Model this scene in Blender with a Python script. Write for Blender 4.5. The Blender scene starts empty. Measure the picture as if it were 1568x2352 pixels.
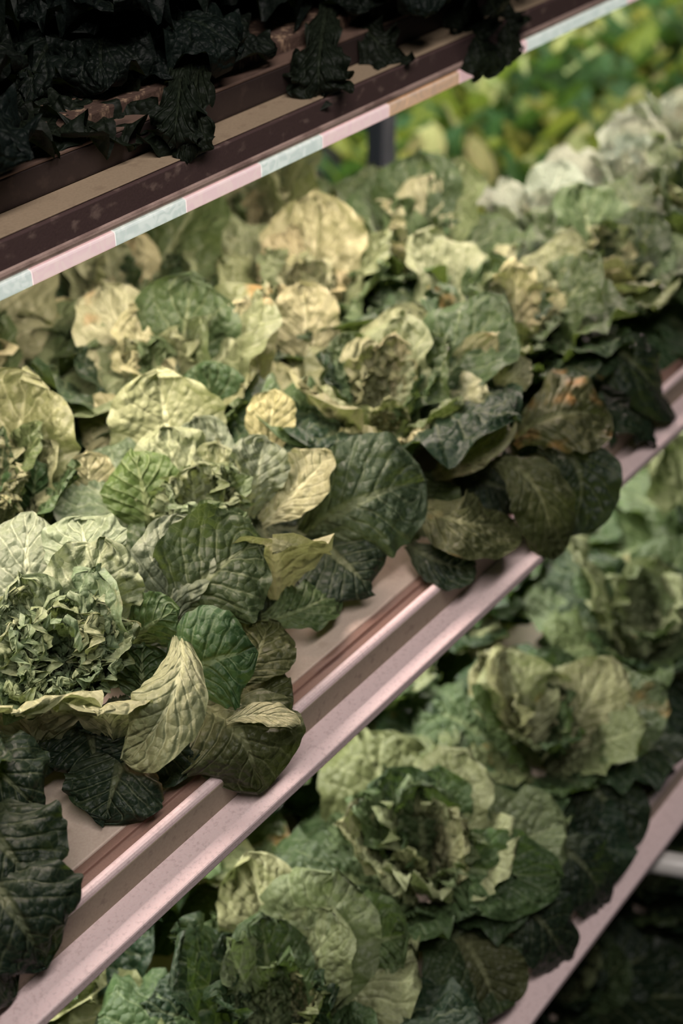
import bpy, bmesh, math, random, zlib
import numpy as np
from mathutils import Vector, Matrix

C = bpy.context.scene.collection
R = math.radians
random.seed(4); rng = np.random.default_rng(4)

# ------------------------------------------------------------------ camera, world, lights, exposure
H = 2.10                                   # camera height; x runs along the rack, y goes into it, z is up
F = 3267.0; CX, CY = 784.0, 1176.0
PITCH = R(35.122); DX, DY = 0.60639, 0.79517
FH = Vector((DY, DX, 0.0)); RT = Vector((DX, -DY, 0.0))
FW = (FH * math.cos(PITCH) + Vector((0, 0, -math.sin(PITCH)))); UP = RT.cross(FW)
CAM = Vector((0, 0, H))
cam = bpy.data.cameras.new('camera'); co = bpy.data.objects.new('camera', cam); C.objects.link(co)
m = Matrix((RT, UP, -FW)).transposed().to_4x4(); m.translation = CAM
co.matrix_world = m
cam.sensor_width = 36.0; cam.lens = F / 2352.0 * 36.0; cam.clip_start = 0.02
cam.dof.use_dof = True; cam.dof.focus_distance = 1.25; cam.dof.aperture_fstop = 3.2
bpy.context.scene.camera = co
vs = bpy.context.scene.view_settings
vs.view_transform = 'Standard'; vs.look = 'None'; vs.exposure = 0.0; vs.gamma = 1.0; vs.use_curve_mapping = False

w = bpy.data.worlds.new('world'); bpy.context.scene.world = w; w.use_nodes = True
bg = w.node_tree.nodes['Background']; bg.inputs[0].default_value = (0.55, 0.82, 1.0, 1); bg.inputs[1].default_value = 0.014

def area(name, loc, sx, sy, power, col, rot=(0, 0, 0)):
    l = bpy.data.lights.new(name, 'AREA'); l.shape = 'RECTANGLE'; l.size = sx; l.size_y = sy
    l.energy = power; l.color = col
    o = bpy.data.objects.new(name, l); C.objects.link(o); o.location = loc; o.rotation_euler = rot
    return o
WARM = (1.0, 0.77, 0.66); COOL = (0.86, 1.0, 0.90)
area('lamp_middle', (2.3, 0.95, H - 0.535), 4.8, 0.03, 25.0, WARM)
area('lamp_middle_front', (2.3, 0.885, H - 0.535), 4.8, 0.03, 20.0, (1.0, 0.82, 0.76))
area('lamp_lower', (2.3, 0.84, H - 1.005), 4.8, 0.03, 33.0, (1.0, 0.95, 0.82))
area('lamp_back_bed', (4.0, 2.35, H - 0.55), 5.0, 0.25, 75.0, (0.95, 1.0, 0.78))
area('lamp_aisle', (0.1, -0.35, 3.7), 2.4, 0.3, 52.0, (1.0, 0.92, 0.87))

# ------------------------------------------------------------------ helpers
def ray(px, py): return RT * ((px - CX) / F) + UP * ((CY - py) / F) + FW
def Py(px, py, y):
    r = ray(px, py); return CAM + r * (y / r.y)
def Pz(px, py, z):
    r = ray(px, py); return CAM + r * ((z - H) / r.z)
def proj(p):
    v = Vector(p) - CAM; d = v.dot(FW)
    return (CX + F * v.dot(RT) / d, CY - F * v.dot(UP) / d, d)
def lin(r, g, b):
    f = lambda c: ((c / 255) / 12.92 if c <= 10 else (((c / 255) + 0.055) / 1.055) ** 2.4)
    return (f(r), f(g), f(b), 1.0)

def tag(o, label=None, cat=None, group=None, kind=None):
    if label: o['label'] = label
    if cat: o['category'] = cat
    if group: o['group'] = group
    if kind: o['kind'] = kind
    return o
def empty(name, loc, label, cat, group=None):
    o = bpy.data.objects.new(name, None); C.objects.link(o); o.location = loc; o.empty_display_size = 0.05
    return tag(o, label, cat, group)
def link(name, me, mat=None, parent=None):
    o = bpy.data.objects.new(name, me); C.objects.link(o)
    if mat is not None and not me.materials: me.materials.append(mat)
    if parent: o.parent = parent
    return o

# ------------------------------------------------------------------ materials
def nodes(name):
    mt = bpy.data.materials.new(name); mt.use_nodes = True
    nt = mt.node_tree; nt.nodes.clear()
    return mt, nt
def N(nt, t, **kw):
    n = nt.nodes.new(t)
    for k, v in kw.items():
        if k.startswith('i'): n.inputs[int(k[1:])].default_value = v
        else: setattr(n, k, v)
    return n
def math_(nt, op, a, b=None, c=None):
    n = nt.nodes.new('ShaderNodeMath'); n.operation = op
    for i, v in enumerate((a, b, c)):
        if v is None: continue
        if isinstance(v, (int, float)): n.inputs[i].default_value = v
        else: nt.links.new(v, n.inputs[i])
    return n.outputs[0]
def mix(nt, fac, a, b, blend='MIX'):
    n = nt.nodes.new('ShaderNodeMix'); n.data_type = 'RGBA'; n.blend_type = blend
    for sock, v in ((n.inputs[0], fac), (n.inputs[6], a), (n.inputs[7], b)):
        if isinstance(v, (int, float, tuple)): sock.default_value = v
        else: nt.links.new(v, sock)
    return n.outputs[2]
def ramp(nt, fac, stops):
    n = nt.nodes.new('ShaderNodeMapRange'); n.interpolation_type = 'SMOOTHSTEP'
    n.inputs[1].default_value, n.inputs[2].default_value = stops
    nt.links.new(fac, n.inputs[0]); return n.outputs[0]

def leaf_material(name, trans=0.27, rough=0.45, veins=7.0, vein_col=(0.50, 0.52, 0.26, 1), spec=0.28, savoy=1.3):
    mt, nt = nodes(name); L = nt.links.new
    uv = N(nt, 'ShaderNodeUVMap'); uv.uv_map = 'UVMap'
    sep = N(nt, 'ShaderNodeSeparateXYZ'); L(uv.outputs[0], sep.inputs[0])
    u, v = sep.outputs[0], sep.outputs[1]
    info = N(nt, 'ShaderNodeObjectInfo'); tex = N(nt, 'ShaderNodeTexCoord')
    noi = N(nt, 'ShaderNodeTexNoise'); noi.noise_dimensions = '4D'; noi.inputs['Scale'].default_value = 28; noi.inputs['Detail'].default_value = 4
    L(tex.outputs['Object'], noi.inputs['Vector']); L(math_(nt, 'MULTIPLY', info.outputs['Random'], 40), noi.inputs['W'])
    nz = noi.outputs[0]
    a = math_(nt, 'ABSOLUTE', math_(nt, 'SUBTRACT', math_(nt, 'MULTIPLY', u, 2.0), 1.0))
    # lateral veins leave the midrib and run forward
    p = math_(nt, 'SUBTRACT', math_(nt, 'MULTIPLY', v, veins), math_(nt, 'MULTIPLY', math_(nt, 'POWER', a, 0.8), 2.6))
    p = math_(nt, 'ADD', p, math_(nt, 'MULTIPLY', math_(nt, 'SUBTRACT', nz, 0.5), 0.9))
    fr = math_(nt, 'FRACT', p); dist = math_(nt, 'SUBTRACT', 0.5, math_(nt, 'ABSOLUTE', math_(nt, 'SUBTRACT', fr, 0.5)))
    vm = ramp(nt, dist, (0.085, 0.01))
    vm = math_(nt, 'MULTIPLY', vm, ramp(nt, a, (1.02, 0.45)))
    wid = math_(nt, 'ADD', 0.028, math_(nt, 'MULTIPLY', math_(nt, 'POWER', math_(nt, 'SUBTRACT', 1.0, v), 2.0), 0.24))
    mid = ramp(nt, math_(nt, 'DIVIDE', a, wid), (1.25, 0.55))
    mid = math_(nt, 'MULTIPLY', mid, ramp(nt, v, (1.0, 0.7)))
    # fine network
    vor = N(nt, 'ShaderNodeTexVoronoi'); vor.feature = 'DISTANCE_TO_EDGE'; vor.inputs['Scale'].default_value = 120
    L(tex.outputs['Object'], vor.inputs['Vector'])
    net = math_(nt, 'MULTIPLY', ramp(nt, vor.outputs[0], (0.09, 0.0)), 0.22)
    base = info.outputs['Color']
    hs = N(nt, 'ShaderNodeHueSaturation'); hs.inputs['Saturation'].default_value = 1.0
    L(math_(nt, 'ADD', 0.72, math_(nt, 'MULTIPLY', nz, 0.55)), hs.inputs['Value'])
    L(math_(nt, 'ADD', 0.485, math_(nt, 'MULTIPLY', info.outputs['Random'], 0.03)), hs.inputs['Hue'])
    L(base, hs.inputs['Color'])
    lift = N(nt, 'ShaderNodeHueSaturation'); lift.inputs['Saturation'].default_value = 0.8; lift.inputs['Value'].default_value = 2.1
    L(hs.outputs[0], lift.inputs['Color']); vc = mix(nt, 0.22, lift.outputs[0], vein_col)
    col = mix(nt, math_(nt, 'MULTIPLY', ramp(nt, v, (0.55, 0.0)), 0.45), hs.outputs[0], vc)
    col = mix(nt, net, col, vc)
    col = mix(nt, math_(nt, 'MULTIPLY', vm, 0.5), col, vc)
    col = mix(nt, math_(nt, 'MULTIPLY', mid, 0.85), col, vc)
    n2 = N(nt, 'ShaderNodeTexNoise'); n2.noise_dimensions = '4D'; n2.inputs['Scale'].default_value = 22
    L(tex.outputs['Object'], n2.inputs['Vector']); L(math_(nt, 'MULTIPLY', info.outputs['Random'], 17), n2.inputs['W'])
    br = math_(nt, 'MULTIPLY', ramp(nt, n2.outputs[0], (0.56, 0.70)), math_(nt, 'SUBTRACT', 1.0, info.outputs['Alpha']))
    col = mix(nt, br, col, (0.40, 0.21, 0.07, 1))
    bs = N(nt, 'ShaderNodeBsdfPrincipled'); bs.inputs['Roughness'].default_value = rough
    bs.inputs['Specular IOR Level'].default_value = spec
    L(col, bs.inputs['Base Color'])
    bump = N(nt, 'ShaderNodeBump'); bump.inputs['Strength'].default_value = 0.7; bump.inputs['Distance'].default_value = 0.0045
    n3 = N(nt, 'ShaderNodeTexNoise'); n3.inputs['Scale'].default_value = 90; n3.inputs['Detail'].default_value = 2
    L(tex.outputs['Object'], n3.inputs['Vector'])
    sv = N(nt, 'ShaderNodeTexVoronoi'); sv.feature = 'F1'; sv.inputs['Scale'].default_value = 105
    L(tex.outputs['Object'], sv.inputs['Vector'])
    sav = math_(nt, 'MULTIPLY', math_(nt, 'SUBTRACT', 1.0, sv.outputs[0]), math_(nt, 'MULTIPLY', savoy, ramp(nt, a, (1.0, 0.7))))
    hgt = math_(nt, 'SUBTRACT', math_(nt, 'ADD', math_(nt, 'ADD', math_(nt, 'MULTIPLY', n3.outputs[0], 0.6), sav), math_(nt, 'MULTIPLY', ramp(nt, dist, (0.0, 0.25)), 0.5)), math_(nt, 'MULTIPLY', mid, 0.4))
    L(hgt, bump.inputs['Height']); L(bump.outputs[0], bs.inputs['Normal'])
    tr = N(nt, 'ShaderNodeBsdfTranslucent')
    tc = mix(nt, 0.5, col, (0.16, 0.26, 0.03, 1)); L(tc, tr.inputs['Color']); L(bump.outputs[0], tr.inputs['Normal'])
    ms = N(nt, 'ShaderNodeMixShader'); ms.inputs[0].default_value = trans
    L(bs.outputs[0], ms.inputs[1]); L(tr.outputs[0], ms.inputs[2])
    out = N(nt, 'ShaderNodeOutputMaterial'); L(ms.outputs[0], out.inputs[0])
    return mt

def paint(name, col, rough=0.5, speck=None, speck_scale=60.0, speck_rng=(0.55, 0.7), bump=0.15, metallic=0.0, stretch=(1, 1, 1), fine=400.0):
    mt, nt = nodes(name); L = nt.links.new
    tex = N(nt, 'ShaderNodeTexCoord'); mp = N(nt, 'ShaderNodeMapping'); mp.inputs['Scale'].default_value = stretch
    L(tex.outputs['Object'], mp.inputs[0])
    n1 = N(nt, 'ShaderNodeTexNoise'); n1.inputs['Scale'].default_value = speck_scale; n1.inputs['Detail'].default_value = 5
    L(mp.outputs[0], n1.inputs['Vector'])
    n2 = N(nt, 'ShaderNodeTexNoise'); n2.inputs['Scale'].default_value = fine; n2.inputs['Detail'].default_value = 2
    L(tex.outputs['Object'], n2.inputs['Vector'])
    c = col
    if speck: c = mix(nt, ramp(nt, n1.outputs[0], speck_rng), col, speck)
    c = mix(nt, 0.16, c, n2.outputs[0], 'OVERLAY')
    bs = N(nt, 'ShaderNodeBsdfPrincipled'); L(c, bs.inputs['Base Color']); bs.inputs['Roughness'].default_value = rough
    bs.inputs['Metallic'].default_value = metallic
    b = N(nt, 'ShaderNodeBump'); b.inputs['Strength'].default_value = bump; b.inputs['Distance'].default_value = 0.001
    L(n2.outputs[0], b.inputs['Height']); L(b.outputs[0], bs.inputs['Normal'])
    out = N(nt, 'ShaderNodeOutputMaterial'); L(bs.outputs[0], out.inputs[0])
    return mt

def glow(name, col, strength, swirl=None):
    mt, nt = nodes(name); L = nt.links.new
    tex = N(nt, 'ShaderNodeTexCoord')
    wv = N(nt, 'ShaderNodeTexNoise'); wv.inputs['Scale'].default_value = 55; wv.inputs['Distortion'].default_value = 2.5; wv.inputs['Detail'].default_value = 1
    L(tex.outputs['Object'], wv.inputs['Vector'])
    c = mix(nt, ramp(nt, wv.outputs[0], (0.4, 0.62)), col, swirl or col)
    em = N(nt, 'ShaderNodeEmission'); L(c, em.inputs[0]); em.inputs[1].default_value = strength
    gl = N(nt, 'ShaderNodeBsdfPrincipled'); gl.inputs['Base Color'].default_value = (0.6, 0.6, 0.6, 1); gl.inputs['Roughness'].default_value = 0.25
    ad = N(nt, 'ShaderNodeAddShader'); L(em.outputs[0], ad.inputs[0]); L(gl.outputs[0], ad.inputs[1])
    out = N(nt, 'ShaderNodeOutputMaterial'); L(ad.outputs[0], out.inputs[0])
    return mt

M = {}
M['leaf'] = leaf_material('lettuce_leaf')
M['kale'] = leaf_material('kale_leaf', trans=0.06, rough=0.55, veins=6.0, vein_col=(0.055, 0.07, 0.03, 1), spec=0.2)
M['herb'] = leaf_material('leafy_green', trans=0.35, rough=0.45, veins=5.0, vein_col=(0.36, 0.42, 0.10, 1))
M['cream'] = paint('pale_enamel', lin(240, 216, 216), 0.45, lin(222, 198, 198), 300, (0.5, 0.7), 0.35)
M['riser'] = paint('shaded_enamel', lin(150, 138, 118), 0.5, lin(128, 116, 100), 90, bump=0.1)  # shade of the aisle-facing riser is put into this olive tone
M['groove'] = paint('brown_gasket', lin(138, 108, 96), 0.55, lin(110, 84, 76), 80, stretch=(0.2, 1, 1))
M['deck'] = paint('tan_deck', lin(205, 186, 172), 0.5, lin(190, 170, 156), 40)
M['worn'] = paint('worn_brown_metal', lin(94, 74, 73), 0.42, lin(140, 118, 110), 75, (0.56, 0.74), 0.3, stretch=(0.7, 1, 1))
M['lip'] = paint('worn_lip', lin(205, 176, 165), 0.35, lin(150, 124, 116), 60, (0.45, 0.7), 0.3, stretch=(0.4, 1, 1))
M['rim'] = paint('brown_tray_rim', lin(126, 102, 90), 0.5, lin(96, 78, 70), 50, stretch=(.3, 1, 1))
M['tan'] = paint('tan_tape', lin(182, 160, 134), 0.6, lin(170, 148, 124), 60, bump=0.2)
M['tray'] = paint('dark_tray', lin(62, 50, 48), 0.5, lin(74, 60, 56), 50)
M['foam'] = paint('fibrous_mat', lin(92, 70, 60), 0.9, lin(176, 146, 120), 130, (0.52, 0.68), 1.0, stretch=(1, 1, 0.35), fine=250)
M['post'] = paint('blue_grey_post', lin(52, 60, 70), 0.5, lin(46, 54, 62), 20)
M['pipe'] = paint('white_pipe', lin(225, 222, 218), 0.3)
M['floor'] = paint('dark_concrete', lin(52, 52, 54), 0.7, lin(44, 44, 47), 6, bump=0.4)
M['wall'] = paint('dark_wall', lin(40, 46, 48), 0.8)
M['soil'] = paint('dark_grow_mat', lin(30, 30, 26), 0.9, lin(48, 44, 34), 60, bump=0.6)
M['white_led'] = glow('white_diffuser', lin(184, 198, 188), 0.75, lin(210, 220, 208))
M['pink_led'] = glow('pink_diffuser', lin(222, 182, 182), 0.75, lin(228, 192, 186))
M['amber_led'] = glow('amber_diffuser', lin(200, 148, 96), 0.6, lin(176, 130, 84))

# ------------------------------------------------------------------ leaf geometry
def width_profile(t, shape):
    pk, base = shape['peak'], shape['base']
    lo = base + (1 - base) * np.sin(np.clip(t / pk, 0, 1) * np.pi / 2) ** shape.get('grow', 1.6)
    hi = np.sqrt(np.clip(1 - (np.clip(t - pk, 0, None) / (1 - pk)) ** 2.2, 0, 1))
    return lo * hi
ROUND = dict(peak=0.60, base=0.24)
LONG = dict(peak=0.68, base=0.20, grow=1.2)
SPOON = dict(peak=0.62, base=0.06, grow=2.6)
HANG = dict(peak=0.82, base=0.30, grow=2.0)
KALE = dict(peak=0.70, base=0.07, grow=3.2)

def leaf_mesh(name, pts, tang, nrm, W, mat, shape=ROUND, cup=0.5, ruf=0.12, bl=0.05, nv=13, seed=0, waves=3.0, lobes=0.03, fold=0.0, tipcup=None, veins=7.0):
    """pts, tang, nrm: (nu,3) spine samples with upper-face normals. Builds one broad leaf with UVs (s across, t along)."""
    g = np.random.default_rng(seed)
    nu = len(pts); t = np.linspace(0, 1, nu); tt = t ** 0.9
    s = np.linspace(-1, 1, nv)
    S = np.cross(tang, nrm); S /= np.linalg.norm(S, axis=1)[:, None]
    Nn = np.cross(S, tang); Nn /= np.linalg.norm(Nn, axis=1)[:, None]
    w = W * width_profile(t, shape)
    tg, sg = np.meshgrid(t, s, indexing='ij'); ag = np.abs(sg)
    ph = g.uniform(0, 6.28, 12)
    sd = (sg > 0)
    lob = 1 + lobes * (np.sin(tg * 17 + ph[0] + sd * ph[1]) + 0.7 * np.sin(tg * 31 + ph[2] + sd * ph[3])) + 0.5 * lobes * np.sin(tg * 57 + ph[4] + sd * ph[5])
    wg = w[:, None] * (1 + (lob - 1) * ag)
    cu = cup + ((tipcup if tipcup is not None else cup) - cup) * tg
    cu = np.where(np.abs(cu) < 1e-3, 1e-3, cu)
    lat = wg * np.sin(cu * sg) / cu
    off = wg * (1 - np.cos(cu * sg)) / cu
    # wavy margin
    k = waves * 6.28
    env = ag ** 2.5 * np.clip(tg * 2.2, 0, 1)
    off = off + W * ruf * env * (np.sin(k * tg + ph[6] + sd * ph[7]) + 0.55 * np.sin(1.9 * k * tg + ph[8] + sd * ph[9] + sg * 2))
    # savoy blisters between the veins and a lumpy blade
    p = tg * veins - ag ** 0.8 * 2.6 + .45 * np.sin(6 * tg + ph[1]) + .4 * np.sin(5 * sg + ph[2] + 4 * tg)
    puff = np.abs(np.sin(np.pi * p)) ** 0.8
    lump = 0.45 + 0.3 * np.sin(tg * 41 + ph[7] + 6 * sg) * np.sin(sg * 21 + ph[8]) + 0.4 * np.sin(tg * 23 + ph[10]) * np.sin(sg * 9 + ph[11]) + 0.35 * np.sin(sg * 17 + ph[0] + tg * 9)
    off = off + W * bl * puff * lump * np.clip(ag * 6, 0, 1) * (1 - ag ** 5)
    off = off + W * 0.10 * np.sin(tg * 5 + ph[5]) * np.sin(sg * 3 + ph[4]) * np.clip(tg * 2, 0, 1)
    off = off - W * 0.05 * np.exp(-(sg / 0.07) ** 2)
    if fold: off = off - W * fold * np.clip(ag - 0.55, 0, 1) ** 1.5 * 3
    V = pts[:, None, :] + S[:, None, :] * lat[..., None] + Nn[:, None, :] * off[..., None]
    # blunt, slightly ragged tip
    V = V + tang[:, None, :] * (W * 0.16 * np.clip((tg - 0.72) / 0.28, 0, 1) * (np.sin(sg * 5 + ph[3]) * 0.5 - 0.9 * ag ** 2 * 0.3))[..., None]
    verts = V.reshape(-1, 3)
    idx = np.arange(nu * nv).reshape(nu, nv)
    q = np.stack([idx[:-1, :-1], idx[:-1, 1:], idx[1:, 1:], idx[1:, :-1]], -1).reshape(-1, 4)
    me = bpy.data.meshes.new(name)
    me.vertices.add(len(verts)); me.vertices.foreach_set('co', verts.astype(np.float32).ravel())
    me.loops.add(q.size); me.loops.foreach_set('vertex_index', q.ravel().astype(np.int32))
    me.polygons.add(len(q)); me.polygons.foreach_set('loop_start', np.arange(0, q.size, 4, dtype=np.int32))
    me.polygons.foreach_set('use_smooth', np.ones(len(q), dtype=bool))
    me.update(calc_edges=True)
    uvl = me.uv_layers.new(name='UVMap')
    uvs = np.stack([(sg + 1) / 2, tg], -1).reshape(-1, 2)[q.ravel()]
    uvl.data.foreach_set('uv', uvs.astype(np.float32).ravel())
    me.materials.append(mat)
    return me

def arc_spine(L, e0, e1, nu, power=1.0):
    t = np.linspace(0, 1, nu); e = e0 + (e1 - e0) * t ** power
    tang = np.stack([np.zeros(nu), np.cos(e), np.sin(e)], -1)
    nrm = np.stack([np.zeros(nu), -np.sin(e), np.cos(e)], -1)
    pts = np.zeros((nu, 3)); pts[1:] = np.cumsum((tang[1:] + tang[:-1]) / 2 * (L / (nu - 1)), axis=0)
    return pts, tang, nrm

def bezier_spine(B, Mid, T, nu, hint):
    B, Mid, T = (np.array(v, float) for v in (B, Mid, T)); c = 2 * Mid - 0.5 * (B + T)
    t = np.linspace(0, 1, nu)[:, None]
    pts = (1 - t) ** 2 * B + 2 * t * (1 - t) * c + t * t * T
    tang = 2 * (1 - t) * (c - B) + 2 * t * (T - c); tang /= np.linalg.norm(tang, axis=1)[:, None]
    h = np.array(hint, float)
    nrm = h[None, :] - tang * (tang @ h)[:, None]; nrm /= np.linalg.norm(nrm, axis=1)[:, None]
    return pts, tang, nrm

# leaf libraries: (fine, coarse) meshes for each ring of a head
def library(tagname, specs, mat, shape, nu, nv, n):
    out = []
    for i in range(n):
        L, W, e0, e1, cup, ruf, bl, pw = specs
        j = lambda a, f=0.15: a * (1 + random.uniform(-f, f))
        p, tn, nm = arc_spine(j(L, .08), R(e0 + random.uniform(-7, 7)), R(e1 + random.uniform(-14, 14)), nu, pw)
        out.append(leaf_mesh('leaf', p, tn, nm, j(W, .1), mat, shape, j(cup, .3), j(ruf, .3), bl, nv, random.randrange(10**6), random.uniform(2.2, 4.2), 0.035,
                             tipcup=cup * random.uniform(-.3, .8)))
    return out
# rings: length, half width, elevation base/tip, cup, ruffle, blister, bend power
RINGS = {
    'droop': (0.190, 0.078, 34, -62, 0.40, 0.13, 0.09, 1.2),
    'spread': (0.185, 0.074, 50, -2, 0.45, 0.13, 0.12, 1.3),
    'stand': (0.190, 0.062, 64, 50, 0.35, 0.12, 0.16, 1.0),
    'inner': (0.140, 0.045, 72, 62, 0.50, 0.16, 0.22, 1.0),
    'heart': (0.085, 0.028, 74, 92, 0.90, 0.34, 0.26, 1.0),
}
LIB = {}
for k_, sp_ in RINGS.items():
    LIB[k_, 'fine'] = library(k_, sp_, M['leaf'], LONG if k_ in ('stand',) else ROUND, 34, 25, 7)
    LIB[k_, 'mid'] = library(k_, sp_, M['leaf'], LONG if k_ in ('stand',) else ROUND, 20, 13, 6)
LEAFS = 0
def add_leaf(root, me, loc, rot, sc, col, brown=0.0):
    global LEAFS
    LEAFS += 1
    o = bpy.data.objects.new('leaf', me); C.objects.link(o); o.parent = root
    o.location = loc; o.rotation_euler = rot; o.scale = (sc, sc, sc) if isinstance(sc, (int, float)) else sc
    o.color = (col[0], col[1], col[2], 1.0 - brown)
    return o
def vary(c, f=0.12):
    k = 1 + random.uniform(-f, f); h = random.uniform(-f, f) * 0.5
    return (c[0] * k * (1 + h), c[1] * k, c[2] * k * (1 - h))
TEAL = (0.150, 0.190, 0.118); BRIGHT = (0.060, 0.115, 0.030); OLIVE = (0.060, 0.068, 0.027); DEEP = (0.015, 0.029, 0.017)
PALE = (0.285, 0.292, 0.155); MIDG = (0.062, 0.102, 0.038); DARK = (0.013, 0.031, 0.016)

def lettuce(loc, label, group, size=1.0, lod='mid', rings=None, tint=1.0, pale=0.5, turn=0.0, name='lettuce', open_=.25, skip=2.0, white=None):
    root = empty(name, loc, label, 'lettuce', group); random.seed(zlib.crc32(label.encode()))
    plan = rings or [('droop', 7), ('spread', 7), ('stand', 8), ('inner', 7), ('heart', 7)]
    i = 0; rad = {'droop': .020, 'spread': .018, 'stand': .014, 'inner': .010, 'heart': .024}
    for ring, n in plan:
        for q in range(n):
            phi = turn + i * 2.39996 + random.uniform(-.22, .22); i += 1
            me = random.choice(LIB[ring, lod])
            tv = math.sin(phi) * .61 - math.cos(phi) * .79; to_view = max(0, tv) if ring in ('stand', 'inner', 'heart') else 0   # the aisle side of a head opens lower
            r = rad[ring]; d = Vector((-math.sin(phi), math.cos(phi), 0))
            if tv > skip and ring != 'heart': continue
            if ring == 'heart' and skip < 1: r = random.uniform(.006, .05) * (1 - .55 * max(tv, 0))
            zb = {'droop': .012, 'spread': .016, 'stand': .020, 'inner': .036, 'heart': .068}[ring] * size
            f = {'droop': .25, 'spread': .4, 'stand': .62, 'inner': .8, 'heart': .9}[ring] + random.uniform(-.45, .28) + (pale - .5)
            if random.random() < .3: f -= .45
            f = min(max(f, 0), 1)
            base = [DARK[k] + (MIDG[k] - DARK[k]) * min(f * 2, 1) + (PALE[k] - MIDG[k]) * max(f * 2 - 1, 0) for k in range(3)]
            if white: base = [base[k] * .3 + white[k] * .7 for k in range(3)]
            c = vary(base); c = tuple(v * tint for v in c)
            add_leaf(root, me, (d.x * r * size, d.y * r * size, zb), (random.uniform(-.14, .14) - to_view * open_ * 1.6, random.uniform(-.16, .16), phi),
                     size * random.uniform(.74, 1.14) * (1 - open_ * to_view), c, 0.45 if random.random() < 0.05 else 0.0)
    return root

def hero(root, B, Mid, T, W, face, cup=0.4, ruf=0.1, bl=0.06, col=MIDG, shape=ROUND, brown=0.0, nu=40, nv=29, waves=3.0, lobes=0.03, fold=0.0, tipcup=None, mat=None, veins=7.0, seed=None, base=H - 0.9365):
    """One individually shaped leaf: spine points as (px, py, height over the deck), face = hint for its upper side."""
    random.seed(int(W * 1e5) + (int(B[0] + T[1]) if not isinstance(B, Vector) else int(B.x * 1e4)))
    P = [Pz(v[0], v[1], base + v[2]) if not isinstance(v, Vector) else v for v in (B, Mid, T)]
    tc = (CAM - P[1]).normalized()
    hint = {'cam': tc, 'back': -tc, 'up': Vector((0, -.15, 1)), 'camup': (tc + Vector((0, 0, .8))).normalized(),
            'left': (tc - RT * .9).normalized(), 'right': (tc + RT * .9).normalized(), 'in': (FH + Vector((0, 0, .4)))}[face] if isinstance(face, str) else Vector(face)
    o3 = root.location
    pts, tn, nm = bezier_spine(P[0] - o3, P[1] - o3, P[2] - o3, nu, hint)
    me = leaf_mesh('leaf', pts, tn, nm, W, mat or M['leaf'], shape, cup, ruf, bl, nv, seed if seed is not None else random.randrange(10**6), waves, lobes, fold, tipcup, veins)
    return add_leaf(root, me, (0, 0, 0), (0, 0, 0), 1.0, col, brown)

# ------------------------------------------------------------------ profiles for shelves
def extrude(name, prof, x0, x1, mat, parent, bev=0.0015, seg=2):
    """closed (y,z) polygon, camera-relative z, run along the rack"""
    bm = bmesh.new()
    a = [bm.verts.new((x0, y, H + z)) for y, z in prof]; b = [bm.verts.new((x1, y, H + z)) for y, z in prof]
    n = len(prof)
    bm.faces.new(a); bm.faces.new(b[::-1])
    for i in range(n): bm.faces.new((a[i], b[i], b[(i + 1) % n], a[(i + 1) % n]))
    bmesh.ops.recalc_face_normals(bm, faces=bm.faces)
    if bev: bmesh.ops.bevel(bm, geom=[e for e in bm.edges if abs(e.verts[0].co.x - e.verts[1].co.x) > 0.01], offset=bev, segments=seg, affect='EDGES', profile=0.5)
    me = bpy.data.meshes.new(name); bm.to_mesh(me); bm.free()
    o = link(name, me, mat, parent)
    if parent: o.location = -parent.location
    return o
def rect(y0, y1, z0, z1): return [(y0, z0), (y1, z0), (y1, z1), (y0, z1)]
def bead(y, z, r, n=14): return [(y + r * math.cos(2 * math.pi * i / n), z + r * math.sin(2 * math.pi * i / n)) for i in range(n)]
def box_obj(name, p0, p1, mat, parent=None, bev=0.002):
    bm = bmesh.new(); bmesh.ops.create_cube(bm, size=1)
    for v in bm.verts: v.co = Vector([(p0[k] + p1[k]) / 2 + v.co[k] * (p1[k] - p0[k]) for k in range(3)])
    if bev: bmesh.ops.bevel(bm, geom=bm.edges[:], offset=bev, segments=2, affect='EDGES')
    me = bpy.data.meshes.new(name); bm.to_mesh(me); bm.free()
    o = link(name, me, mat, parent)
    if parent: o.location = -parent.location
    return o
def tube(name, a, b, r, mat, parent=None, n=20):
    a, b = Vector(a), Vector(b); bm = bmesh.new()
    bmesh.ops.create_cone(bm, cap_ends=True, segments=n, radius1=r, radius2=r, depth=(b - a).length)
    bmesh.ops.transform(bm, matrix=Matrix.Translation((a + b) / 2) @ (b - a).to_track_quat('Z', 'Y').to_matrix().to_4x4(), verts=bm.verts)
    for f in bm.faces: f.smooth = len(f.verts) == 4
    me = bpy.data.meshes.new(name); bm.to_mesh(me); bm.free()
    o = link(name, me, mat, parent)
    if parent: o.location = -parent.location
    return o

# ------------------------------------------------------------------ structure
fl = box_obj('floor', (-3, -3, -0.1), (9, 6, 0.0), M['floor'], None, 0); tag(fl, kind='structure')
wl = box_obj('wall_back', (-3, 4.6, 0.0), (9, 4.7, 3.6), M['wall'], None, 0); tag(wl, kind='structure')

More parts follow.
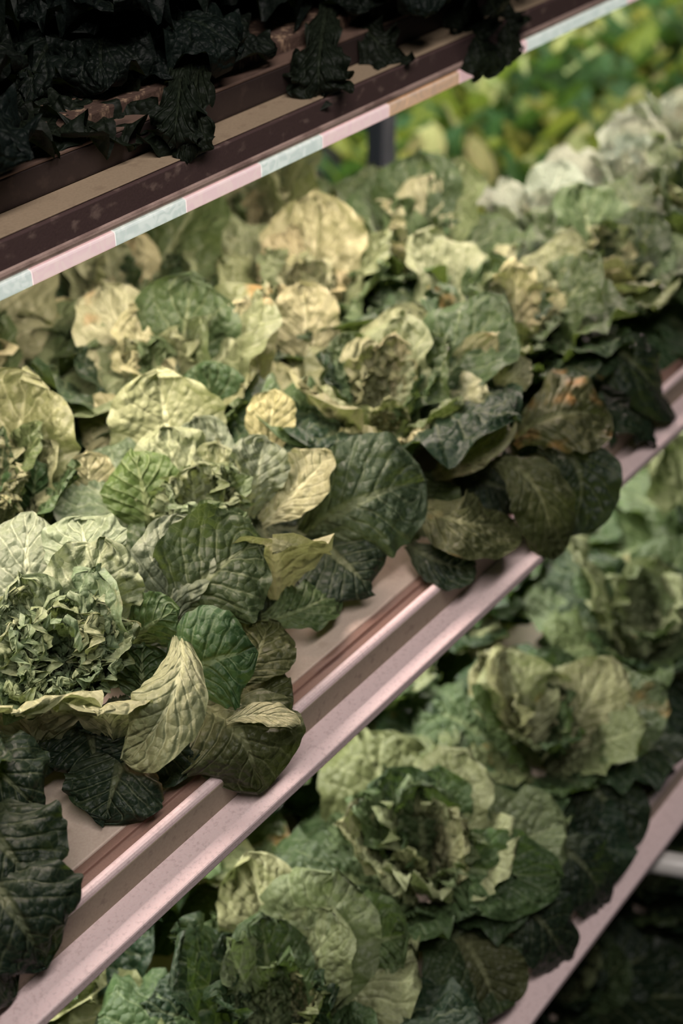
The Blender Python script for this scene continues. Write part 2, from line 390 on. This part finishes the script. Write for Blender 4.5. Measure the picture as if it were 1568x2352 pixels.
X0, X1 = -0.25, 5.2
def wide_shelf(name, yf, zf, yb, label):
    """tiered shelf: pale front flange, shade-toned olive riser with bright ridge, brown gasket groove, tan deck"""
    s = empty(name, (X0, yf, H + zf), label, 'shelf')
    extrude('front_flange', rect(yf, yf + .042, zf - .012, zf), X0, X1, M['cream'], s, .002)
    extrude('riser', rect(yf + .034, yf + .044, zf - .003, zf + .031), X0, X1, M['riser'], s, .001)
    extrude('ridge', bead(yf + .0400, zf + .0315, .0055), X0, X1, M['cream'], s, 0)
    extrude('gasket', [(yf + .044, zf + .004), (yf + .0690, zf + .004), (yf + .0690, zf + .0275), (yf + .0600, zf + .0285), (yf + .0595, zf + .0250), (yf + .0475, zf + .0235), (yf + .0470, zf + .0190), (yf + .044, zf + .019)], X0, X1, M['groove'], s, .0008)
    extrude('deck', rect(yf + .0695, yb, zf + .004, zf + .028), X0, X1, M['deck'], s, .002)
    return s
wide_shelf('shelf', .600, -.965, 1.12, 'pale middle shelf with ridged front edge carrying the sharp green lettuces')
wide_shelf('shelf', .425, -1.395, 1.10, 'blurred lower shelf with pale front edge at the bottom right')
wide_shelf('shelf', .36, -1.84, 1.10, 'lowest shelf in deep shade under the lower shelf')

rs = empty('shelf', (X0, 1.13, H - .96), 'plain rear shelf behind the middle shelf, hidden under its back row of lettuces', 'shelf')
extrude('deck', rect(1.130, 1.42, -.960, -.937), X0, 1.66, M['deck'], rs, .002)
extrude('back_edge', rect(1.421, 1.432, -.965, -.925), X0, 1.66, M['cream'], rs, .001)

us = empty('shelf', (X0, .86, H - .50), 'worn brown upper shelf with tan strip crossing the top left corner', 'shelf')
extrude('front_lip', bead(.866, -.5095, .0058), X0, X1, M['lip'], us, 0)
extrude('riser', rect(.862, .878, -.5090, -.4815), X0, X1, M['worn'], us, .001)
extrude('deck', rect(.8785, 1.25, -.505, -.4812), X0, X1, M['tan'], us, .001)
extrude('tan_strip', rect(.866, .902, -.4808, -.4795), X0, X1, M['tan'], us, .0005)
gt = empty('grow_tray', (X0, .904, H - .478), 'dark grow tray with fibrous mat standing on the upper shelf', 'tray')
extrude('tray_wall', rect(.904, .910, -.4805, -.453), X0, X1, M['tray'], gt, .001)
extrude('tray_rim', rect(.904, .9265, -.4525, -.4495), X0, X1, M['rim'], gt, .001)
extrude('tray_base', rect(.9105, 1.22, -.4805, -.470), X0, X1, M['tray'], gt, .001)
mat_pr = rect(.927, 1.21, -.4695, -.437)
extrude('fibre_mat', mat_pr, X0, X1, M['foam'], gt, .002)

# grow lights: bar with coloured diffuser segments under the upper shelf's front edge
gl = empty('grow_light', (X0, .872, H - .53), 'pink and white segmented light strip under the upper shelf edge', 'light')
extrude('housing', rect(.874, .900, -.531, -.5165), X0, X1, M['worn'], gl, .001)
cuts = [-120, 78, 268, 430, 602, 742, 895, 935, 1055, 1160, 1210, 1440]
kinds = ['white_led', 'pink_led', 'white_led', 'pink_led', 'white_led', 'pink_led', 'amber_led', 'amber_led', 'pink_led', 'pink_led', 'white_led']
xs = [Py(c, 695 - .472 * c, .86).x for c in cuts]
segs = list(zip(xs[:-1], xs[1:], kinds)); x = xs[-1]; i = 0
while x < X1 - .12: segs.append((x, x + .11, ('pink_led', 'white_led')[i % 2])); x += .11; i += 1
for a, b, k in segs:
    o = extrude('led_segment', rect(.8605, .8735, -.5300, -.5157), a + .0006, b - .0006, M[k], gl, .002)
for nm, y0, z0, lab in (('grow_light', 1.0, -.505, 'flat lamp panel fixed under the upper shelf'), ('grow_light', .80, -.978, 'flat lamp panel fixed under the middle shelf')):
    g = empty(nm, (X0, y0, H + z0), lab, 'light')
    extrude('housing', rect(y0 - .06, y0 + .06, z0 - .022, z0), X0, X1, M['cream'], g, .002)

# rack posts at the back
for i, px in enumerate((875,)):
    p = Py(px, 350, 1.50)
    po = empty('rack_post', (p.x, p.y, 0), 'dark blue grey upright post behind the middle lettuces', 'post')
    box_obj('upright', (p.x - .024, p.y - .018, 0.012), (p.x + .024, p.y + .018, 2.4), M['post'], po, .003)
    box_obj('foot', (p.x - .05, p.y - .05, 0.0), (p.x + .05, p.y + .05, .012), M['post'], po, .002)

# white pipe below the lower shelf on the right
pp = empty('pipe', Pz(1490, 1980, H - 1.50), 'blurred white pipe sticking out past the lower shelf at right', 'pipe')
a = Pz(1440, 1968, H - 1.50); b = Pz(2000, 2063, H - 1.50); a0 = a + (a - b) * .5
tube('tube', a0, b, .0165, M['pipe'], pp)
dr = (b - a).normalized(); tube('collar', a + dr * .004, a + dr * .03, .020, M['pipe'], pp)

# bed of leafy greens behind
bedz = H - 1.52
bd = empty('grow_bed', (1.2, 1.5, 0), 'raised dark bed of bright greens in the blurred background', 'bed')
box_obj('bed_base', (1.2, 1.45, bedz - .10), (7.4, 3.6, bedz - .02), M['wall'], bd, .004)
box_obj('bed_mat', (1.22, 1.47, bedz - .02), (7.38, 3.58, bedz), M['soil'], bd, .003)
for x_, y_ in ((1.4, 1.6), (7.2, 1.6), (1.4, 3.4), (7.2, 3.4)): box_obj('leg', (x_ - .03, y_ - .03, 0), (x_ + .03, y_ + .03, bedz - .10), M['post'], bd, .003)

# ------------------------------------------------------------------ lettuces on the middle shelf
ZM = H - .9365
def head(x, y, label, **kw): return lettuce((x, y, ZM), label, 'lettuces on the middle shelf', **kw)
lett = {}
NEAR = [('droop', 5), ('spread', 6), ('stand', 8), ('inner', 9), ('heart', 12)]
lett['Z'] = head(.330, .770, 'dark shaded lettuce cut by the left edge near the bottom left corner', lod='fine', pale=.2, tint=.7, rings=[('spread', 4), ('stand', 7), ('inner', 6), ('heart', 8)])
lett['A'] = head(.615, .785, 'large sharp lettuce with open crinkled heart nearest at left, overhanging the front edge', lod='fine', pale=.75, size=.9, open_=.4, skip=.3, white=(.150, .215, .110), rings=[('spread', 2), ('stand', 3), ('inner', 9), ('heart', 46)])
lett['B'] = head(.855, .835, 'lettuce with big round upright leaves just behind the nearest open-hearted lettuce', lod='fine', pale=.5, size=.95, skip=-.01, white=(.150, .205, .105), rings=[('spread', 2), ('inner', 4), ('heart', 14)])
lett['C'] = head(1.150, .815, 'pointed-leaf lettuce with orange-spotted star heart in the centre of the shelf', lod='fine', pale=.6, rings=[('droop', 3), ('spread', 6), ('stand', 8), ('inner', 9), ('heart', 10)])
lett['D'] = head(1.41, .800, 'lettuce with dark leaves hanging over the rail right of the star-hearted one', lod='fine', pale=.45)
lett['E'] = head(1.66, .800, 'warm-lit ruffled lettuce near the right edge, fifth along the front row', pale=.5, size=.92)
lett['F'] = head(1.92, .800, 'sixth lettuce along the front row, cut by the right edge of the view', pale=.5, size=.85)
head(2.18, .79, 'seventh lettuce along the front row, mostly beyond the right edge', pale=.5)
for i, (x_, w_) in enumerate([(2.46, 'eighth'), (2.74, 'ninth'), (3.02, 'tenth')]): head(x_, .81, '%s lettuce along the front row, beyond the right edge' % w_, pale=.5, size=.9)
UPR = [('droop', 3), ('spread', 6), ('stand', 9), ('inner', 4), ('heart', 9)]
back = {}
for i, (x_, y_, lab, pl) in enumerate([
    (.50, 1.02, 'first middle row lettuce at the left edge of the middle shelf', .6),
    (.74, 1.03, 'second middle row lettuce, tan lit, left of centre behind the round-leaved one', .65),
    (1.00, 1.02, 'third middle row lettuce with pale ribbed leaf standing in the middle', .7),
    (1.28, 1.03, 'fourth middle row lettuce with pale upright leaves below the light strip', .7),
    (1.50, 1.01, 'fifth middle row lettuce with warm ruffled rim and dark hollow', .65),
    (1.78, .985, 'sixth middle row lettuce with whitish leaves against the bright greens', .85),
    (2.03, .96, 'seventh middle row lettuce with whitish leaves at the right edge', .85),
    (2.27, 1.0, 'eighth middle row lettuce, whitish, highest at the right edge below the bright greens', .85)]):
    back[i] = head(x_, y_, lab, pale=pl, size=1.08 if i < 5 else .66, white=(.27, .33, .26) if i > 4 else None, lod='fine' if i in (1, 2, 3) else 'mid', rings=UPR)
for i, (x_, lab) in list(enumerate([(.62, 'nearest lettuce of the back row, just under the light strip at the left edge'), (.88, 'second lettuce of the back row, dim green under the light strip'),
    (1.15, 'third lettuce of the back row, under the pink part of the light strip'), (1.43, 'fourth lettuce of the back row, pale, touching the light strip in the picture'),
    (1.72, 'fifth lettuce of the back row, left of the dark post'), (2.02, 'sixth lettuce of the back row, right of the dark post'),
    (2.32, 'seventh lettuce of the back row, whitish against the bright greens'), (2.62, 'eighth lettuce of the back row, whitish at the right edge')]))[:5]:
    head(x_ - .16 * (i == 4), 1.24, lab, pale=.6 + .03 * i, size=(1.1, 1.12, 1.12, 1.05, .72)[i], rings=UPR)

# individually shaped leaves of the nearest heads
def rim(r, lat, W, k):
    """leaf on the aisle side of a head whose broad margin folds outward into a pale rim"""
    o = r.location + RT * lat; q = lambda d, h: o - FH * d * k + Vector((0, 0, h * k))
    hero(r, q(.040, .020), q(.062, .092), q(.094, .121), W, 'in', .30, .09, .05, PALE, waves=3.5, tipcup=.1)
A, B_, C_, D_, E_, Z_ = (lett[k] for k in 'ABCDEZ')
hero(A, (95, 1500, .05), (62, 1340, .12), (70, 1185, .15), .052, 'cam', .35, .08, .10, TEAL)
hero(A, (245, 1480, .06), (215, 1370, .12), (240, 1240, .16), .047, 'cam', .45, .12, .15, (.20, .245, .135), waves=4)
hero(A, (230, 1370, .09), (200, 1270, .14), (185, 1190, .15), .040, 'cam', .3, .08, .10, (.18, .225, .13))
hero(A, (385, 1440, .06), (470, 1330, .11), (600, 1240, .13), .060, 'cam', .3, .10, .045, (.042, .066, .028))
hero(A, (395, 1440, .06), (390, 1330, .11), (430, 1190, .14), .040, 'cam', .4, .10, .14, TEAL)
hero(A, (380, 1600, .03), (470, 1525, .09), (585, 1500, .09), .050, 'cam', -.35, .06, .05, (.040, .085, .030), veins=5)
hero(A, (410, 1460, .10), (395, 1600, .11), (282, 1745, .05), .034, 'camup', -.35, .10, .08, (.20, .235, .12), LONG, waves=2.5, veins=9)
rim(A, -.022, .070, 1.0)
rim(A, .048, .045, .95)
hero(A, (335, 1610, .03), (325, 1550, .06), (330, 1480, .09), .034, 'back', .3, .10, .10, (.035, .07, .026))
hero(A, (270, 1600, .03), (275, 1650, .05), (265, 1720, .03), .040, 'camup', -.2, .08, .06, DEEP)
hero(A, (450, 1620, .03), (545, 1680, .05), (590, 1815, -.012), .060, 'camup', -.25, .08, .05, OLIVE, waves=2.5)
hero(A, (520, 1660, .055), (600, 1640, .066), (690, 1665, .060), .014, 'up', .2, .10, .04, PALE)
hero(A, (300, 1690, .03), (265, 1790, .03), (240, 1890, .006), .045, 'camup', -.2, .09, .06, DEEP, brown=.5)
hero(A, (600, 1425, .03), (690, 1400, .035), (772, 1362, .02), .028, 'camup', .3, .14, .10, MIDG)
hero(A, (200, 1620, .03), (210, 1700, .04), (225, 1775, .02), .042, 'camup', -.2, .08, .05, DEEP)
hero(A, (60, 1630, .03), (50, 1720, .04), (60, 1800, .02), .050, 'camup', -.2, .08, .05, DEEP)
hero(A, (540, 1570, .04), (590, 1500, .06), (615, 1430, .06), .035, 'cam', .1, .10, .08, OLIVE)
hero(A, (560, 1580, .02), (610, 1600, .025), (668, 1625, .02), .028, 'camup', .1, .10, .06, OLIVE)
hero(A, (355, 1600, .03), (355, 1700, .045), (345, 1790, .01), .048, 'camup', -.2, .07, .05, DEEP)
hero(A, (430, 1330, .05), (500, 1245, .10), (560, 1180, .12), .040, 'cam', .2, .09, .09, MIDG)
hero(A, (300, 1480, .05), (340, 1440, .10), (410, 1400, .12), .030, 'back', .5, .12, .10, (.05, .10, .035))
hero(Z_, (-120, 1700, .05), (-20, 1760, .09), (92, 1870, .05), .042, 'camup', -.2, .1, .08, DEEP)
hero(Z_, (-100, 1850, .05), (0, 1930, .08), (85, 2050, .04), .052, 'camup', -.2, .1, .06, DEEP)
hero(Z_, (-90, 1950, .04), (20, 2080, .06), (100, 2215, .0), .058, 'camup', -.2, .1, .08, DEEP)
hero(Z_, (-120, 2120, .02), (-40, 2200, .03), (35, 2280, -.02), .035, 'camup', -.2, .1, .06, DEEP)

hero(B_, (410, 1130, .05), (388, 1000, .12), (360, 850, .19), .064, 'cam', .3, .06, .07, (.24, .28, .14))
hero(B_, (450, 1110, .04), (480, 960, .10), (470, 835, .16), .048, 'cam', .1, .06, .07, (.04, .08, .03))
hero(B_, (330, 1040, .05), (260, 985, .10), (180, 960, .11), .036, 'cam', .2, .06, .06, PALE)
hero(B_, (350, 1245, .05), (335, 1150, .11), (305, 1035, .15), .044, 'back', .45, .05, .04, BRIGHT)
hero(B_, (70, 1235, .03), (75, 1150, .09), (85, 1060, .13), .036, 'back', .4, .07, .04, (.045, .09, .03))
hero(B_, (210, 1210, .04), (205, 1120, .09), (200, 1035, .13), .030, 'cam', .3, .07, .08, PALE)
hero(B_, (490, 1190, .05), (475, 1080, .10), (450, 960, .14), .036, 'cam', .3, .12, .28, TEAL)
hero(B_, (570, 1185, .07), (590, 1090, .12), (605, 1005, .15), .033, 'cam', .5, .12, .15, TEAL)
hero(B_, (600, 1200, .07), (690, 1120, .11), (748, 1035, .14), .038, 'left', .6, .10, .08, PALE)
rim(B_, .080, .058, 1.10)
hero(B_, (560, 1190, .02), (640, 1210, .025), (730, 1200, .02), .050, 'camup', -.1, .08, .05, DEEP)  # near-black leaf added over bare deck for the shade in this gap
hero(C_, (1050, 1080, .015), (1120, 1110, .02), (1190, 1125, .012), .050, 'camup', -.1, .08, .05, DEEP)  # dark leaf added to blacken the shaded gap between the heads
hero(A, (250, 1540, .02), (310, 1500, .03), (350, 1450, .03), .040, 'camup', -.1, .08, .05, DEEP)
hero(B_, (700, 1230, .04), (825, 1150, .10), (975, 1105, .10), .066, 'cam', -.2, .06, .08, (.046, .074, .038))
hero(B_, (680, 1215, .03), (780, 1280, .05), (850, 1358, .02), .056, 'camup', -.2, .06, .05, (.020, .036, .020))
hero(B_, (520, 1330, .02), (590, 1350, .03), (660, 1400, .012), .050, 'camup', -.1, .08, .05, DEEP)  # near-black leaf added to stand for the shadow between two heads
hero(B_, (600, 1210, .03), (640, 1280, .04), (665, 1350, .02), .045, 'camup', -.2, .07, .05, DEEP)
hero(B_, (620, 1070, .08), (620, 980, .12), (632, 895, .15), .028, 'cam', .3, .08, .07, (.30, .29, .13))
hero(B_, (660, 1060, .06), (710, 1000, .10), (745, 940, .11), .032, 'back', .3, .08, .05, (.04, .08, .028))
hero(back[2], (590, 930, .05), (568, 800, .13), (562, 685, .19), .038, 'cam', .35, .10, .20, PALE, LONG, veins=10)
hero(back[2], (720, 900, .05), (705, 770, .12), (690, 645, .18), .043, 'cam', .3, .10, .12, PALE)
hero(C_, (1030, 970, .06), (1055, 870, .10), (1145, 765, .17), .024, 'cam', .3, .12, .14, PALE, LONG, brown=.8)
hero(C_, (930, 930, .06), (900, 860, .11), (855, 790, .14), .030, 'cam', .3, .12, .16, PALE)
hero(C_, (955, 920, .07), (955, 850, .11), (985, 770, .15), .036, 'cam', .3, .12, .18, PALE, veins=8)
hero(C_, (1000, 1095, .04), (1080, 1035, .08), (1172, 970, .09), .030, 'left', .2, .10, .24, PALE, LONG)
hero(C_, (960, 1150, .04), (1060, 1200, .06), (1178, 1198, .02), .042, 'camup', .1, .08, .08, OLIVE, brown=.3)
hero(C_, (940, 1250, .02), (1010, 1290, .02), (1090, 1300, .01), .030, 'camup', .1, .08, .06, DEEP)
hero(D_, (1130, 1060, .06), (1230, 1120, .06), (1270, 1285, -.035), .036, 'camup', -.1, .12, .08, OLIVE)
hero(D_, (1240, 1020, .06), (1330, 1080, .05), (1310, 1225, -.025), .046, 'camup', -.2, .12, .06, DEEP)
hero(D_, (1180, 1010, .06), (1290, 950, .10), (1395, 955, .08), .052, 'camup', -.1, .10, .08, OLIVE, brown=.7)
hero(D_, (1150, 900, .09), (1170, 870, .12), (1215, 830, .13), .022, 'cam', .2, .10, .10, PALE, brown=.5)
hero(E_, (1340, 780, .07), (1450, 830, .08), (1545, 955, -.03), .042, 'camup', -.2, .12, .06, DEEP)

# ------------------------------------------------------------------ lettuces on the lower shelf
ZL = H - 1.3665
front = {}
ords = ['first', 'second', 'third', 'fourth', 'fifth', 'sixth', 'seventh', 'eighth', 'ninth']
for i, x_ in enumerate((.42, .68, .95, 1.21, 1.48, 1.76, 2.04, 2.33)):
    front[i] = lettuce((x_, .60, ZL), '%s blurred lettuce along the front row of the lower shelf, counted from bottom left' % ords[i], 'lettuces on the lower shelf', pale=.6, rings=UPR)
for i, x_ in enumerate((.55, .82, 1.08, 1.35, 1.62, 1.90, 2.18, 2.46, 2.74)):
    lettuce((x_, .88, ZL), '%s blurred lettuce along the back row of the lower shelf, counted from bottom left' % ords[i], 'lettuces on the lower shelf', pale=.6, rings=UPR)

def low(r, *a, **k): hero(r, *a, base=ZL, **k)
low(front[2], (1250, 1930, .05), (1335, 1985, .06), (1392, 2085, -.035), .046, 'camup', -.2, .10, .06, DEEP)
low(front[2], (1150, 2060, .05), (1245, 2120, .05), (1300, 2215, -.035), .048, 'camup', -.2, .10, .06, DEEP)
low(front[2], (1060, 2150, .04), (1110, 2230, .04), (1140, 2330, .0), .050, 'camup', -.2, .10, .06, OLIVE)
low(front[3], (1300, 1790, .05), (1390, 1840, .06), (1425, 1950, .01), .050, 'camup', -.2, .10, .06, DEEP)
low(front[3], (1400, 1650, .05), (1480, 1700, .06), (1545, 1770, .01), .045, 'camup', -.2, .10, .06, DEEP)
low(front[2], (1010, 1960, .06), (1100, 2000, .11), (1290, 2010, .10), .050, 'cam', .1, .10, .14, MIDG)
low(front[1], (780, 2230, .05), (850, 2170, .11), (940, 2150, .13), .052, 'cam', .1, .08, .14, MIDG)
low(front[1], (640, 2230, .06), (610, 2120, .12), (570, 1960, .18), .050, 'cam', .3, .08, .09, PALE)
low(front[3], (1190, 1730, .06), (1190, 1620, .12), (1150, 1500, .18), .056, 'cam', .2, .08, .09, PALE)
low(front[3], (1290, 1720, .06), (1340, 1630, .12), (1400, 1510, .17), .048, 'cam', .2, .08, .09, PALE)

# lowest shelf: dark heads in shade
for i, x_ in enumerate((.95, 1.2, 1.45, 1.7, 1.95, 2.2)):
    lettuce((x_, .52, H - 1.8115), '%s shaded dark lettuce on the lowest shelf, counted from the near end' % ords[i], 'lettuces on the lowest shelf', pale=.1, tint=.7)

# ------------------------------------------------------------------ kale on the upper shelf
def kale_lib(spec, n, nu=54, nv=23):
    out = []
    for i in range(n):
        L, W, e0, e1, pw = spec
        p, tn, nm = arc_spine(L * random.uniform(.9, 1.1), R(e0 + random.uniform(-8, 8)), R(e1 + random.uniform(-15, 15)), nu, pw)
        out.append(leaf_mesh('leaf', p, tn, nm, W, M['kale'], KALE, 0.3, .30, .10, nv, random.randrange(10**6), random.uniform(4.2, 5.6), .05, tipcup=-.3))
    return out
KL = {'droop': kale_lib((.22, .062, 38, -48, 1.2), 6), 'spread': kale_lib((.20, .060, 52, -12, 1.2), 6), 'stand': kale_lib((.17, .055, 70, 40, 1), 6)}
def kale(x, y, label, size=1.0):
    r = empty('kale', (x, y, H - .4365), label, 'kale', 'kale on the upper shelf'); i = 0; random.seed(zlib.crc32(label.encode()))
    for ring, n in (('droop', 14), ('spread', 13), ('stand', 10)):
        for q in range(n):
            phi = i * 2.39996 + random.uniform(-.2, .2); i += 1
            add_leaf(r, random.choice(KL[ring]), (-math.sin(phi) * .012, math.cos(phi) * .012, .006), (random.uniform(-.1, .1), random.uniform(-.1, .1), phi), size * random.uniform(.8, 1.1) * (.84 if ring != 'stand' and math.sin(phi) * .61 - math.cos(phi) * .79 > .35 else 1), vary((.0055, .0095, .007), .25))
    return r
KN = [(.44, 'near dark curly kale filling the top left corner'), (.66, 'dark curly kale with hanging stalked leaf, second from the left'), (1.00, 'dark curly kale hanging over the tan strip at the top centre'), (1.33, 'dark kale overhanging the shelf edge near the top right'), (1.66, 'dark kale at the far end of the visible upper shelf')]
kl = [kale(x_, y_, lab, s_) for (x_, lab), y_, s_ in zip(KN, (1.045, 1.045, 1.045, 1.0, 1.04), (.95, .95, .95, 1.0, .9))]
def hang(r, B, Mid, T, W, seed):
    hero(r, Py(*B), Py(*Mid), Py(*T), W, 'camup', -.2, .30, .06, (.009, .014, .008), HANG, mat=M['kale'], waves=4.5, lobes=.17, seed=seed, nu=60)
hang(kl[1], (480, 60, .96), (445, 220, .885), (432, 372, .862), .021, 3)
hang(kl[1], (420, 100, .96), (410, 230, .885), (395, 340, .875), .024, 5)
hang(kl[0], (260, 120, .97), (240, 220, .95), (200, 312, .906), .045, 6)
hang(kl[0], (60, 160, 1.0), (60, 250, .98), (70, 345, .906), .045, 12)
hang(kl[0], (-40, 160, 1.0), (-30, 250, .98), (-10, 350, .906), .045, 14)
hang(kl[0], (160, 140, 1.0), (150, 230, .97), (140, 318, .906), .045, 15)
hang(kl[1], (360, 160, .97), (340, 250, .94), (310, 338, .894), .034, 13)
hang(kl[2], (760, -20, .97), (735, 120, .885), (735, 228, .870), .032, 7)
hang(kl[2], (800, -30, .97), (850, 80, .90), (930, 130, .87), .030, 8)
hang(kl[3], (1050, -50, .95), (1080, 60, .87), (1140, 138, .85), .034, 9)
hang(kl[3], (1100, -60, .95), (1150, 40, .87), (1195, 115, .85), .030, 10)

# ------------------------------------------------------------------ leafy greens in the bed behind
def herb_lib(n):
    out = []
    for i in range(n):
        p, tn, nm = arc_spine(random.uniform(.16, .24), R(random.uniform(68, 86)), R(random.uniform(0, 65)), 12, 1.5)
        out.append(leaf_mesh('leaf', p, tn, nm, random.uniform(.024, .038), M['herb'], SPOON, .5, .15, .05, 7, random.randrange(10**6), 2.5))
    return out
HL = herb_lib(10)
n_bed = 0
for iy in range(12):
    for ix in range(40):
        x_ = 1.35 + ix * .15 + random.uniform(-.03, .03) + (iy % 2) * .07; y_ = 1.6 + iy * .165 + random.uniform(-.03, .03)
        q = proj((x_, y_, bedz + .1))
        if not (780 < q[0] < 1700 and -120 < q[1] < 640) or q[1] < 660 - .472 * q[0] - 60 or n_bed >= 290: continue
        n_bed += 1
        r = empty('leafy_green', (x_, y_, bedz), 'small bright leafy green plant in the blurred bed behind the rack', 'plant', 'leafy greens in the bed')
        for k in range(10):
            phi = k * 2.4 + random.uniform(-.3, .3)
            yel = random.random()
            c = (.46, .48, .22) if yel > .88 else (.10 + .20 * yel, .17 + .14 * yel, .03 + .02 * yel) if yel > .55 else (.026, .090, .026)
            add_leaf(r, random.choice(HL), (-math.sin(phi) * .01, math.cos(phi) * .01, .001), (0, 0, phi), random.uniform(.9, 1.5), vary(c))
print('leaves', LEAFS, 'bed', n_bed, 'tris', sum(len(o.data.polygons) * 2 for o in C.objects if o.type == 'MESH'))
for k_, o in list(lett.items()) + list(back.items()): print(k_, [round(v, 2) for v in proj(o.location + Vector((0, 0, .1)))])
